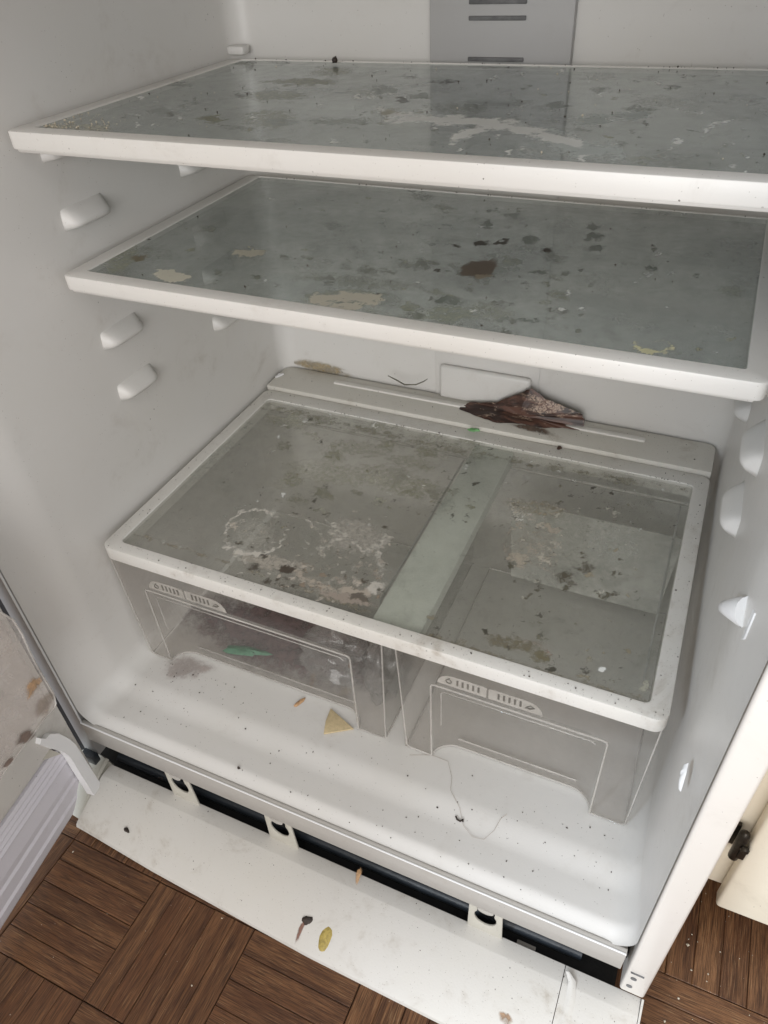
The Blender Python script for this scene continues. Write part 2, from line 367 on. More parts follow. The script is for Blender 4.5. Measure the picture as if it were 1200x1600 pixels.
# back duct: grey louvred vent above, white cover below
box('vent_panel', .2335, .3775, .409, .4195, .335, .6185, M['vent'], fr, bevel=.002)
for z in (.402, .436, .449, .475, .488, .52, .533): box('vent_slot', .275, .332, .4070, .4092, z - .0019, z + .0019, M['slot'], fr, bevel=.0008)
box('duct_cover', .2355, .3765, .4176, .4195, -.05, .333, M['liner'], fr, bevel=.0012)
box('drip_cover', .2440, .3680, .4085, .4180, .004, .053, M['liner'], fr, bevel=.006, seg=3)
# shelf supports moulded in the side walls
def peg(side, y0, y1, z, P=.016, H=.020):
    nu, nv = 14, 8; V = []; F = []
    for i in range(nu + 1):
        u = 2 * i / nu - 1; e = max(0, 1 - abs(u)**5)**.6
        for j in range(nv + 1):
            v = j / nv; pr = P * e * (math.sin(math.pi * min(1, v * 1.0)**.55) ** .7 if 0 < v < 1 else 0)
            y = (y0 + y1) / 2 + u * (y1 - y0) / 2; xx = xl(y) - .002 + pr if side < 0 else xr(y) + .002 - pr
            V.append((xx, y, z - H * .9 + v * H))
    for i in range(nu):
        for j in range(nv): a = i * (nv + 1) + j; F.append((a, a + 1, a + nv + 2, a + nv + 1))
    mk('shelf_support', V, F, M['liner'], fr, smooth=True)
for z in (.325, .203, .142, .265, .387):
    for yy in ((.100, .158), (.275, .333)):
        for s_ in (-1, 1): peg(s_, *yy, z if z != .387 else .384)
box('rear_support', -.004, .018, .396, .412, .4035, .4125, M['liner'], fr, bevel=.003)
# small white latch piece and a torn sticker on the right wall
xw = .6195
pl = [at(a, b, X, xw) for a, b in ((1172, 914), (1177, 914), (1187, 960), (1170, 1000), (1163, 1003), (1166, 990), (1176, 962))]
catch = prism('wall_catch', pl, (-.003, 0, 0), M['white'], fr, bevel=.0006)
ca = at(1170, 957, X, xw - .002); cb = at(1128, 948, X, .604)
mk('catch_nub', *tubev([ca, ca * .8 + cb * .2, ca * .35 + cb * .65, ca * .08 + cb * .92, cb], [.0105, .0100, .0066, .0045, .0015], 14), M['white'], fr, smooth=True)
# ------------------------------------------------------------------ the open door (left)
D0 = np.array([.0022, -.1764, 0]); DH = np.array([-.14028871, .99011064, 0]); DN = np.array([.99011064, .14028871, 0])
def D(s, off, z): return D0 + DH * s + DN * off + np.array([0, 0, z])
def dbox(name, s0, s1, o0, o1, z0, z1, mat, parent, bevel=0):
    v = [D(s, o, z) for z in (z0, z1) for o in (o0, o1) for s in (s0, s1)]; return mk(name, v, boxv(0, 1, 0, 1, 0, 1)[1], mat, parent, bevel=bevel)
door = dbox('door', -.66, .020, -.065, -.012, -.270, .95, M['steel'], fr, .004); door.parent = fr
def dext(name, prof, s0, s1, mat, parent, **k): return prism(name, [D(s0, o, z) for o, z in prof], DH * (s1 - s0), mat, parent, **k)
dext('door_liner', [(-.011, -.169), (.004, -.169), (.010, -.155), (.010, .93), (-.011, .93)], -.645, .046, M['doorliner'], door, bevel=.0015)
g = [(-.011, -.2815), (.000, -.2815), (.003, -.275)]
for z in (-.262, -.258, -.240, -.236, -.226): g.append((.004 + (.0012 if len(g) % 2 else -.0004), z))
for k in range(9): g.append((.0045 + (.0022 if k % 2 else .0), -.205 + k * .004))
g.append((-.011, -.1705))
n_ = len(g); gv = [D(-.655, o, z) for o, z in g] + [D(.033 - .033 * float(sstep(-.235, -.283, np.array(z))) if z < -.235 else .033, o, z) for o, z in g]
mk('door_gasket', gv, [tuple(range(n_)), tuple(range(2 * n_ - 1, n_ - 1, -1))] + [(i, (i + 1) % n_, n_ + (i + 1) % n_, n_ + i) for i in range(n_)], M['gasket'], door)
dbox('gasket', .0345, .0505, -.010, .003, -.262, .93, M['doorliner'], door, .0015)
dp = D(0, .022, -.2)
def dpoly(name, px, off, th, mat, parent, **k):
    P0 = D(0, off, -.2); return prism(name, [onplane(a, b, P0, DN) for a, b in px], DN * th, mat, parent, **k)
dpoly('hinge_arm', [(50, 1160), (52, 1151), (60, 1151), (66, 1144), (80, 1143), (97, 1152), (107, 1161), (114, 1172), (145, 1220), (144, 1228), (136, 1240), (98, 1180), (88, 1172), (73, 1168)], .006, .010, M['white'], door)
dpoly('hinge_arm', [(36, 1176), (40, 1171), (74, 1170), (90, 1176), (62, 1186), (37, 1187)], .002, .006, M['tab'], door, bevel=.001)
box('hinge_block', -.040, -.020, -.112, -.102, -.288, -.272, M['tubeblack'], fr, bevel=.0015)
# bin hanging on the door: front wall, floor and end wall of clear plastic
binr = thing('door_bin', D(-.3, .05, -.05), 'cloudy clear plastic bin on the inside of the open door, brown stain at its corner', 'door bin')
P0 = D(0, .062, 0)
edge = [onplane(a, b, P0, DN) for a, b in ((0, 1216), (40, 1162), (72, 1120), (84, 1108), (87, 1100), (84, 1085), (60, 1045), (46, 1018), (34, 990), (20, 968), (0, 956), (-200, 900), (-380, 1100), (-250, 1420), (-100, 1330))]
prism('front_wall', edge, -DN * .0022, M['bin'], binr)
tube('rim', [onplane(a, b, P0 + DN * .0005, DN) for a, b in ((-100, 1347), (0, 1216), (40, 1162), (72, 1120), (84, 1108), (87, 1100), (84, 1085), (60, 1045), (46, 1018), (34, 990), (20, 968), (0, 956), (-100, 920))], .0010, M['drawerrim'], binr)
sE, zE = .006, -.045
v = [D(-.55, .012, zE), D(sE, .012, zE), D(sE, .060, zE), D(-.55, .060, zE)]; prism('bin_floor', v, (0, 0, .002), M['bin'], binr)
v = [D(sE, .012, zE + .003), D(sE, .060, zE + .003), D(sE, .060, .10), D(sE, .012, .13)]; prism('end_wall', v, -DH * .002, M['bin'], binr)
v = [D(-.55, .030, .035), D(sE, .030, .035)]; tube('bin_step', v, .002, M['drawerrim'], binr)
def blobv(c, ax, ay, up, r, n=14, h=.0006, jag=.35, seed=0):
    rr = random.Random(seed); c = np.array(c, float); ax = np.array(ax, float); ay = np.array(ay, float); up = np.array(up, float)
    V = []; ph = [rr.uniform(0, 6.28) for _ in range(4)]
    for lv, (sc, hh) in enumerate(((1, 0), (.86, .7), (.45, 1))):
        for k in range(n):
            a = 2 * math.pi * k / n; q = 1 + jag * (.5 * math.sin(2 * a + ph[0]) + .35 * math.sin(3 * a + ph[1]) + .3 * math.sin(5 * a + ph[2])) + rr.uniform(-.5, .5) * jag * .4
            V.append(c + (ax * math.cos(a) + ay * math.sin(a)) * r * q * sc + up * h * hh * rr.uniform(.6, 1.3))
    V.append(c + up * h); F = [(l * n + k, l * n + (k + 1) % n, (l + 1) * n + (k + 1) % n, (l + 1) * n + k) for l in (0, 1) for k in range(n)] + [(2 * n + k, 2 * n + (k + 1) % n, 3 * n) for k in range(n)]
    return V, F
def stainmat(name, col, var=.5, rough=.55): return solid(name, col, rough, var, 220, .6, dist=.0006)
M['brownst'] = stainmat('brown_crust', (.10, .055, .035)); M['orangest'] = stainmat('orange_smear', (.55, .33, .17), .3)
M['darkst'] = stainmat('dark_crust', (.045, .03, .022)); M['yellowst'] = stainmat('yellow_crust', (.50, .38, .10), .45)
M['palest'] = stainmat('pale_crust', (.50, .46, .38), .25); M['taupe'] = stainmat('taupe_crust', (.17, .11, .075), .4)
M['green'] = stainmat('green_scrap', (.18, .42, .16), .4); M['bread'] = stainmat('bread_crust', (.62, .50, .30), .2)
c = onplane(52, 1072, P0 + DN * .0004, DN); STN1 = c
c = onplane(40, 1152, P0 + DN * .0004, DN); STN2 = c
c = onplane(12, 1192, P0 + DN * .0004, DN); STN3 = c

# ------------------------------------------------------------------ kick grille, fallen forward
kg = thing('kick_grille', (.31, -.14, -.33), 'long white kick grille hanging tilted forward below the fridge, with brown and yellow food drips', 'kick grille')
GD = np.array([0, -.940, -.342]); GN = np.array([0, -.342, .940]); G0 = np.array([0, -.0985, -.300])
def G(x, w_, h): return np.array([x, 0, 0]) + G0 + GD * w_ + GN * h
def gw(x): return float(np.interp(x, [-.02, 0, .107, .32, .65], [.0795, .080, .0865, .094, .0955]))
def gprof(x):
    W_ = gw(x)
    return [(0, -.003), (0, -.0012), (.0012, -.0006), (.0150, .0046), (.0166, .0050), (W_ * .5, .0056), (W_ - .006, .0050), (W_ - .0025, .0036), (W_, .0005), (W_, -.004), (W_ - .0025, -.004), (W_ - .003, .0005), (.012, .0005), (.003, -.0035)]
def gpanel(name, xs, dh=0.0, dirt=False, parent=kg):
    P = [[G(x, a, b + dh) for a, b in gprof(x)] for x in xs]; k = len(P[0])
    V = [q for r in P for q in r]; F = [(i * k + j, i * k + (j + 1) % k, (i + 1) * k + (j + 1) % k, (i + 1) * k + j) for i in range(len(xs) - 1) for j in range(k)]
    F += [tuple(range(k)), tuple(range((len(xs) - 1) * k, len(xs) * k))]
    return mk(name, V, F, M['grille'], parent, smooth=True)
gp = gpanel('panel', np.linspace(-.0125, .5715, 60)); gp.data.set_sharp_from_angle(angle=math.radians(28))
ge = gpanel('end_cap', np.linspace(.5722, .6450, 10)); ge.data.set_sharp_from_angle(angle=math.radians(28))
prism('end_rim', [G(.6456, a, b) for a, b in ((0, -.004), (0, .004), (gw(.6) + .001, .0065), (gw(.6) + .001, -.004))], (.0022, 0, 0), M['grille'], kg, bevel=.0005)
cv = []; cf = []
for k, (a_, b_, hw) in enumerate(((887, 1518, 3), (894, 1534, 6), (891, 1562, 8), (882, 1596, 11), (872, 1640, 14))):
    for dx, h_ in ((-1, 0), (-.35, .0011), (.35, .0014), (1, 0)): cv.append(onplane(a_ + dx * hw, b_, G0 + GN * .0052, GN) + GN * h_)
    if k: cf += [(4 * k - 4 + i_, 4 * k - 3 + i_, 4 * k + 1 + i_, 4 * k + i_) for i_ in range(3)]
mk('crease', cv, cf, M['grille'], kg, smooth=True)
# left end piece beside the door, lower and grimy
PE = G0 + GN * -.004
lp = [onplane(a, b, PE, GN) for a, b in ((140, 1168), (166, 1185), (176, 1194), (130, 1284), (111, 1272), (98, 1264), (92, 1200), (112, 1176))]
prism('side_cap', lp, -GN * .006, M['tab'], kg, bevel=.0012)
lp = [onplane(a, b, PE + GN * .002, GN) for a, b in ((166, 1184), (171, 1187), (150, 1228), (132, 1268), (128, 1265), (146, 1226))]
prism('side_rib', lp, GN * .0015, M['tab'], kg, bevel=.0006)
def gstain(px, py, rx, rw, mat, seed, h=.0006, ang=0, jag=.35):
    c = onplane(px, py, G0 + GN * .0053, GN); ca, sa = math.cos(ang), math.sin(ang); ax = np.array([1., 0, 0]); ay = GD
    return blobv(c, (ax * ca + ay * sa) * rx / max(rx, rw), (-ax * sa + ay * ca) * rw / max(rx, rw), GN, max(rx, rw), seed=seed, h=h, jag=jag)
def soft(name, vf, n, col, parent=None, dens=.8, scale=90, rough=.6):
    s = N(name); a = s.n('Attribute', _attribute_name='fade').outputs['Fac']; nz = s.noise(scale, 6, .7)
    k = s.ramp(s.math('MULTIPLY', a, s.math('MULTIPLY_ADD', nz, 2.4, -.35)), .12, .8, 0, dens)
    b = s.n('BsdfPrincipled', Base__Color=s.mix(s.ramp(nz, .4, .65), tuple(c * .55 for c in col), col), Roughness=rough)
    mx = s.n('MixShader'); s.set(mx, 'i0', k); s.set(mx, 'i1', s.n('BsdfTransparent').outputs[0]); s.set(mx, 'i2', b.outputs[0])
    V, F = vf; V = np.array(V, float); V[:n] = V[-1] + (V[:n] - V[-1]) * 1.3
    o = mk(name, V, F, s.surf(mx.outputs[0]), parent, smooth=True)
    at_ = o.data.attributes.new('fade', 'FLOAT', 'POINT'); at_.data.foreach_set('value', [0.0] * n + [.55] * n + [1.0] * (len(V) - 2 * n)); return o
soft('stain', blobv(STN1, DH, (0, 0, 1), DN, .009, seed=3, h=.0005), 14, (.62, .36, .16), binr, .7)
soft('stain', blobv(STN2, DH * .8 + np.array([0, 0, -.3]), (0, 0, .5), DN, .014, seed=5, h=.0005), 14, (.20, .14, .11), binr, .9)
soft('stain', blobv(STN3, DH * .8 + np.array([0, 0, -.3]), (0, 0, .3), DN, .010, seed=6, h=.0005), 14, (.22, .15, .12), binr, .9)
soft('stain', blobv(onplane(70, 1100, P0 + DN * .0004, DN), DH, (0, 0, 1), DN, .012, seed=7, h=.0005), 14, (.40, .30, .22), binr, .5)
def single(name, vf, mat, label, cat, group=None): return props(mk(name, *vf, mat, None, smooth=True), label, cat, group)
single('food_stain', gstain(480, 1438, .0055, .005, M['darkst'], 11, .002), M['darkst'], 'dark brown crusted drop with a reddish tail on the kick grille', 'stain')
props(soft('drip_stain', gstain(470, 1453, .0024, .013, M['brownst'], 12), 14, (.34, .17, .12), None, 0.85), 'thin reddish brown drip running below the dark drop on the kick grille', 'stain')
single('egg_stain', gstain(508, 1467, .0062, .013, M['yellowst'], 13, .001, 0, .10), M['yellowst'], 'yellow oval dried food patch on the kick grille, right of the brown drip', 'stain')
props(soft('orange_drip', gstain(560, 1368, .0026, .009, M['orangest'], 14), 14, (.60, .36, .18), None, 0.85), 'small orange drip near the upper edge of the kick grille', 'stain')
single('food_stain', gstain(198, 1297, .0042, .0024, M['darkst'], 15, .003), M['darkst'], 'grey brown pellet lying near the left end of the kick grille', 'crumb')
props(soft('rust_patch', gstain(790, 1592, .006, .006, M['orangest'], 18), 14, (.50, .30, .16), None, 0.7), 'rusty tan smear at the lower edge of the kick grille near the photo bottom', 'stain')

# ------------------------------------------------------------------ glass shelves
def paint(P, noisew=.0):
    """dried spills on a sheet: colour and strength per vertex, from strokes traced on the photograph"""
    px, py = to_px(P); A = np.zeros(len(P)); Cc = np.zeros((len(P), 3)) + .3
    wx = (fbm(P[:, 0] * 150, P[:, 1] * 150, 5) - .5) * 2; wy = (fbm(P[:, 0] * 150 + 50, P[:, 1] * 150 + 9, 5) - .5) * 2
    w2 = (fbm(P[:, 0] * 700, P[:, 1] * 500, 3) - .5); w3 = (fbm(P[:, 0] * 700 + 80, P[:, 1] * 500, 3) - .5)
    px = px + wx * 9 + w2 * 9; py = py + wy * 6 + w3 * 6
    brk = np.clip(fbm(P[:, 0] * 70 + 5, P[:, 1] * 70, 3) * 2.8 - .55, .40, 1.1)
    def put(a, col):
        nonlocal A, Cc
        k = a > A; A = np.maximum(A, a); Cc[k] = col
    def ell(x, y, rx, ry, col, st=.9, ang=0, soft=.5):
        c, s_ = math.cos(math.radians(ang)), math.sin(math.radians(ang)); dx = px - x; dy = py - y
        d = np.sqrt(((dx * c + dy * s_) / rx)**2 + ((-dx * s_ + dy * c) / ry)**2); put(st * (1 - sstep(1 - soft, 1 + soft * .6, d)), col)
    def line(pts, wd, col, st=.8, soft=.9):
        d = np.full(len(P), 1e9)
        for (x0, y0), (x1, y1) in zip(pts, pts[1:]):
            vx, vy = x1 - x0, y1 - y0; t = np.clip(((px - x0) * vx + (py - y0) * vy) / (vx * vx + vy * vy), 0, 1)
            d = np.minimum(d, np.hypot(px - x0 - vx * t, py - y0 - vy * t))
        put(st * brk * (1 - sstep(wd * (1 - soft), wd * 1.5, d)), col)
    def ring(x, y, rx, ry, wd, col, st=.7, a0=0, a1=360, ang=0):
        pts = []
        for k in range(25):
            a = math.radians(a0 + (a1 - a0) * k / 24); c, s_ = math.cos(math.radians(ang)), math.sin(math.radians(ang))
            ex, ey = rx * math.cos(a), ry * math.sin(a); pts.append((x + ex * c - ey * s_, y + ex * s_ + ey * c))
        line(pts, wd, col, st)
    def scatter(n, box, rmin, rmax, cols, st, seed, asp=.5, ang=4):
        r_ = np.random.default_rng(seed); nonlocal A, Cc
        for _ in range(n):
            x = r_.uniform(box[0], box[2]); y = r_.uniform(box[1], box[3]); r = rmin + (rmax - rmin) * r_.random()**2.5
            k = np.nonzero((np.abs(px - x) < r * 2.2) & (np.abs(py - y) < r * 2.2))[0]
            if not len(k): continue
            c, s_ = math.cos(math.radians(ang + r_.normal(0, 12))), math.sin(math.radians(ang)); q = asp * r_.uniform(.5, 1.5)
            dx, dy = px[k] - x, py[k] - y; d = np.sqrt(((dx * c + dy * s_) / r)**2 + ((-dx * s_ + dy * c) / (r * q))**2)
            a = st * r_.uniform(.6, 1.1) * (1 - sstep(.35, 1.4, d)); m_ = a > A[k]; A[k[m_]] = a[m_]; Cc[k[m_]] = cols[r_.integers(len(cols))]
    ell.scatter = scatter
    return ell, line, ring, lambda: (A, Cc)
WH = (.80, .81, .78); GR = (.20, .20, .12); DK = (.06, .055, .04); BR = (.16, .11, .07); PA = (.42, .41, .33)
def glass_sheet(name, x0, x1, y0, y1, z1, th, mat, parent, nx, ny, fn):
    gx = np.linspace(x0, x1, nx); gy = np.linspace(y0, y1, ny); XX, YY = np.meshgrid(gx, gy)
    P = np.stack([XX.ravel(), YY.ravel(), np.full(XX.size, z1)], 1)
    i = np.arange(nx * ny).reshape(ny, nx); Q = np.stack([i[:-1, :-1], i[:-1, 1:], i[1:, 1:], i[1:, :-1]], -1).reshape(-1, 4)
    b = nx * ny; corners = [(x0, y0, z1 - th), (x1, y0, z1 - th), (x1, y1, z1 - th), (x0, y1, z1 - th)]
    tc = [0, nx - 1, nx * ny - 1, nx * (ny - 1)]
    V = np.vstack([P, np.array(corners)]); F = Q.tolist() + [[b + 3, b + 2, b + 1, b]]
    F += [[b, b + 1] + list(range(nx - 1, -1, -1)), [b + 1, b + 2] + [nx * (j + 1) - 1 for j in range(ny - 1, -1, -1)],
          [b + 2, b + 3] + list(range(nx * (ny - 1), nx * ny)), [b + 3, b] + [nx * j for j in range(ny)]]
    org = np.array([(x0 + x1) / 2, (y0 + y1) / 2, z1 - th]); me = bpy.data.meshes.new(name); me.from_pydata((V - org).tolist(), [], F)
    api = paint(P); fn(*api[:3], P); A, Cc = api[3]()
    at_ = me.color_attributes.new('dirt', 'FLOAT_COLOR', 'POINT'); buf = np.zeros((len(V), 4)); buf[:b, :3] = Cc; buf[:b, 3] = A; at_.data.foreach_set('color', buf.ravel())
    me.materials.append(mat); o = bpy.data.objects.new(name, me); C.objects.link(o); o.parent = parent; o.location = Vector(org) - wloc(parent); return o
def dirt1(ell, line, ring, P):
    ell.scatter(60, (150, 95, 1200, 260), 14, 60, [(.2, .22, .18), (.16, .18, .15), (.42, .44, .40), (.25, .26, .18)], .50, 1, .16, 3)
    ell.scatter(160, (120, 100, 1200, 270), 2, 9, [DK, (.2, .21, .17), WH, WH, (.3, .3, .2)], .75, 2, .45, 3)
    line([(610, 184), (660, 183), (740, 190), (800, 196), (860, 214), (905, 226)], 10, WH, 1.3)
    line([(600, 178), (640, 184)], 10, PA, .95); line([(705, 220), (735, 206), (765, 196)], 6, WH, 1.25); line([(640, 186), (700, 180)], 5, PA, .6)
    line([(860, 214), (900, 232), (960, 240)], 16, (.50, .54, .52), 1.0); line([(895, 190), (960, 185), (1010, 178)], 8, (.46, .50, .48), .9)
    line([(1100, 205), (1112, 194), (1145, 188)], 4, WH, .95); ring(830, 178, 34, 14, 3, (.45, .46, .42), .6, 170, 330)
    ell(470, 128, 70, 6, GR, .6); ell(330, 186, 26, 6, GR, .7); ell(430, 150, 60, 10, (.24, .25, .17), .5); ell(420, 185, 50, 18, (.25, .26, .18), .45)
    ell(265, 178, 12, 3, DK, .6); ell(695, 128, 28, 2.5, DK, .7); ell(640, 120, 18, 3, DK, .5); ell(520, 112, 40, 8, GR, .5); ell(380, 148, 24, 3, DK, .55); ell(530, 190, 60, 5, (.2, .22, .18), .5)
    line([(60, 192), (90, 180), (120, 172)], 9, PA, .85); line([(75, 198), (165, 200)], 6, PA, .75)
    for x, y, r in ((770, 122, 4), (795, 237, 7), (780, 212, 5), (815, 232, 3), (720, 232, 4), (595, 170, 9), (580, 150, 6), (560, 152, 7), (880, 110, 4), (815, 116, 3), (1060, 220, 8), (1165, 272, 4), (215, 196, 5), (240, 195, 4), (220, 153, 6), (910, 248, 8)): ell(x, y, r, r * .6, WH, 1.0)
    for x, y, w_ in ((830, 345, 1), (1000, 172, 30), (1050, 138, 14), (870, 165, 24), (740, 170, 30), (600, 140, 30), (655, 150, 20)): ell(x, y, w_, w_ * .25, (.16, .18, .15), .55)
def dirt2(ell, line, ring, P):
    ell.scatter(50, (180, 280, 1180, 560), 12, 60, [(.2, .22, .18), (.17, .19, .16), (.40, .42, .38), (.25, .26, .19)], .46, 3, .3, 8)
    ell.scatter(90, (420, 400, 900, 520), 4, 22, [(.15, .16, .12), (.24, .25, .17), (.13, .13, .1)], .6, 4, .4, 8)
    ell.scatter(180, (160, 290, 1180, 560), 1.5, 7, [DK, (.18, .19, .15), (.2, .21, .17), WH, (.3, .3, .2)], .8, 5, .55, 6)
    ell(268, 431, 29, 9, (.66, .63, .52), 1.35, 8, .25); ell(388, 395, 25, 6.5, (.62, .58, .47), 1.35, 3, .25); ell(216, 403, 14, 6, (.17, .14, .08), .9); ell(228, 372, 6, 3, DK, .9)
    ell(748, 419, 34, 13, (.135, .088, .055), 1.2, -12, .5); ell(752, 430, 18, 6, (.30, .24, .16), .8)
    for x, y, r, q in ((712, 383, 6, 3), (750, 381, 12, 4), (783, 380, 16, 3.5), (855, 393, 7, 4), (685, 422, 5, 2.5), (905, 424, 3, 3)): ell(x, y, r, q, (.05, .035, .02), 1.2, 0, .3)
    for x, y, r, q in ((770, 330, 12, 3), (797, 336, 13, 5), (760, 350, 10, 8), (925, 355, 14, 5), (928, 370, 18, 6), (930, 388, 16, 6), (830, 375, 16, 6), (600, 330, 10, 3), (645, 300, 10, 3), (840, 425, 18, 4), (1018, 418, 12, 5), (700, 470, 30, 8), (825, 502, 28, 3), (1090, 430, 8, 3)): ell(x, y, r, q, (.12, .14, .11), .65)
    line([(490, 470), (530, 462), (590, 468)], 10, (.60, .56, .46), 1.15); line([(500, 478), (560, 480)], 6, (.60, .56, .46), 1.1); ell(540, 466, 80, 16, (.28, .29, .20), .55)
    ring(1023, 540, 28, 10, 4.5, (.66, .62, .38), 1.5, 10, 175); ring(1023, 545, 30, 14, 2.5, (.44, .43, .32), .8, 200, 330); ring(682, 365, 30, 16, 3, (.28, .31, .28), .5)
    line([(180, 440), (330, 458), (620, 500), (900, 545)], 5, (.26, .28, .18), .6); ell(190, 400, 25, 40, (.26, .27, .18), .5, 40); ell(700, 490, 60, 16, (.27, .29, .20), .5)
    ell(560, 440, 120, 12, (.20, .21, .16), .45, 5); line([(620, 415), (700, 412), (760, 440)], 8, (.2, .21, .16), .45)
    for x, y, r in ((655, 442, 6), (740, 485, 7), (880, 482, 8), (910, 481, 4), (1040, 478, 4), (660, 390, 3), (828, 392, 3), (425, 312, 4)): ell(x, y, r, r * .5, WH, .9)
def dirt3(ell, line, ring, P):
    ell.scatter(70, (420, 650, 740, 800), 4, 26, [(.22, .22, .14), (.18, .18, .12), (.36, .36, .28)], .55, 6, .5, 10)
    ell.scatter(230, (400, 640, 1060, 830), 1.5, 5, [DK, DK, (.2, .18, .1), WH], .9, 7, .7, 10)
    ell.scatter(240, (345, 800, 610, 950), 1.2, 5, [(.60, .57, .51), (.55, .50, .43), (.07, .06, .04), (.4, .36, .3)], .8, 8, .7, 10)
    ell.scatter(90, (500, 825, 612, 930), 2, 8, [(.56, .53, .47), (.50, .45, .39)], .62, 9, .5, 20)
    ell.scatter(70, (430, 880, 595, 945), 2, 8, [(.60, .54, .47), (.30, .24, .18), (.09, .07, .05)], .9, 10, .5, 14)
    ell.scatter(110, (790, 780, 1000, 940), 1.5, 7, [(.56, .54, .46), (.1, .09, .06), (.1, .09, .06), (.35, .3, .2)], .85, 11, .7, 10)
    ell.scatter(26, (790, 780, 880, 880), 5, 18, [(.56, .52, .44), (.48, .42, .34)], .75, 12, .5, 30)
    ell.scatter(80, (660, 960, 1010, 1080), 1.5, 9, [DK, (.15, .14, .09), (.25, .22, .15)], .8, 13, .5, 14)
    ell.scatter(60, (215, 640, 420, 880), 2, 10, [(.3, .31, .27), (.5, .5, .46), DK], .6, 14, .4, -40)
    W3 = (.66, .63, .57); ring(398, 832, 46, 36, 2.6, W3, .75, ang=-10); ring(388, 845, 36, 32, 2.2, W3, .6, 90, 260); line([(418, 802), (470, 806), (492, 825)], 3, W3, .6); line([(355, 855), (375, 862), (402, 866)], 7, W3, 1.0)
    ell(398, 835, 38, 28, (.42, .41, .36), .5)
    ell(555, 838, 50, 30, (.48, .45, .40), .55, 10); line([(510, 812), (530, 830), (560, 850), (570, 865)], 3, W3, .7); line([(575, 860), (600, 848), (605, 830)], 9, W3, .55); line([(470, 862), (505, 840)], 3, W3, .6); line([(485, 865), (515, 848)], 3, W3, .6); line([(515, 845), (548, 838)], 4, W3, .6)
    ell(430, 880, 60, 12, (.48, .44, .38), .62, 8); line([(455, 885), (475, 905), (500, 917), (545, 925), (575, 925)], 8, (.50, .44, .37), .85); line([(550, 850), (552, 905)], 6, W3, .4); line([(590, 860), (595, 890)], 7, W3, .55); ell(585, 918, 22, 10, W3, .8, -20)
    ell(540, 935, 50, 8, (.40, .34, .29), .8, 12); ell(560, 935, 18, 12, (.15, .125, .10), .8, 15, .6); ell(447, 888, 11, 8, (.07, .05, .035), .95, -10, .6)
    for x, y, r, q in ((398, 886, 12, 8), (410, 873, 7, 9), (434, 908, 5, 8), (418, 910, 9, 5), (370, 905, 5, 4), (385, 915, 6, 3), (460, 915, 8, 4)): ell(x, y, r, q, (.06, .046, .033), .75, 0, .9)
    for x, y, r, q in ((520, 740, 90, 20), (600, 745, 70, 24), (560, 700, 60, 14), (450, 660, 50, 10), (640, 720, 50, 12), (700, 700, 40, 10)): ell(x, y, r, q, (.25, .25, .17), .42, 8)
    ell(640, 760, 60, 14, (.26, .26, .17), .45); line([(405, 632), (700, 702), (1070, 768)], 7, (.20, .19, .13), .55)
    # right half
    for k in range(5): line([(800 + k * 9, 785 + k), (799 + k * 9, 812 + k)], 2.2, W3, .75)
    for k in range(3): line([(828 + k * 9, 793), (828 + k * 9, 820)], 2.2, W3, .7)
    line([(800, 786), (852, 794)], 3, W3, .6); ring(830, 848, 42, 30, 3, (.42, .38, .31), .65); ell(835, 850, 44, 32, (.36, .33, .27), .45); line([(800, 868), (845, 885), (870, 900)], 3, (.45, .40, .34), .65)
    ell(870, 840, 90, 50, (.33, .33, .27), .35, 12); ell(955, 850, 60, 36, (.44, .45, .40), .40, 10); ell(840, 795, 60, 14, (.30, .26, .18), .5, 10)
    for x, y, r, q in ((880, 902, 14, 10), (915, 888, 14, 8), (892, 912, 10, 8), (960, 928, 9, 5), (932, 924, 5, 3), (910, 870, 5, 3), (955, 822, 4, 2)): ell(x, y, r, q, (.09, .075, .05), .7)
    ell(800, 1005, 50, 12, (.16, .14, .09), .7, 12); ell(845, 1025, 18, 13, (.15, .13, .07), .7); line([(820, 1000), (858, 1012), (860, 1025)], 4, (.3, .2, .15), .6)
    ell(1008, 1072, 8, 12, PA, .7); ell(940, 1045, 8, 5, WH, 1.0); ell(860, 1044, 7, 4, DK, 1.1); ell(795, 1012, 4, 4, DK, 1.1); ell(761, 987, 3, 5, DK, 1.1); ell(957, 770, 4, 4, DK, 1.2); ell(912, 1044, 4, 3, DK, 1.1)
    line([(660, 990), (850, 1050), (1010, 1095)], 5, (.22, .19, .13), .55); line([(200, 830), (400, 895), (580, 958)], 4, (.25, .22, .16), .55)
    ell(330, 720, 70, 12, (.36, .38, .34), .35, -42)
def shelf(z, y0, label, fn):
    t = thing('glass_shelf', (.3, .24, z - .0135), label, 'shelf', 'glass shelves in the compartment')
    frame('frame', (.0, .5985, y0, .3965), (.0165, .5835, y0 + .0165, .3935), z - .0135, z, .007, .003, .0014, M['frame'], t)
    glass_sheet('glass', .0160, .5840, y0 + .0160, .3940, z - .0012, .004, M['shelfglass'], t, 360, 200, fn)
    extr('front_lip', [(y0 + .0015, z - .0136), (y0 + .0135, z - .0136), (y0 + .0125, z - .0165), (y0 + .003, z - .0165)], .006, .592, M['frame'], t, bevel=.0005)
    return t
shelf(.4006, .0640, 'upper glass shelf with white dried milk streaks, cutting across the top of the photo', dirt1)
shelf(.2782, .0710, 'middle glass shelf with brown and cream dried food patches, below the upper shelf', dirt2)

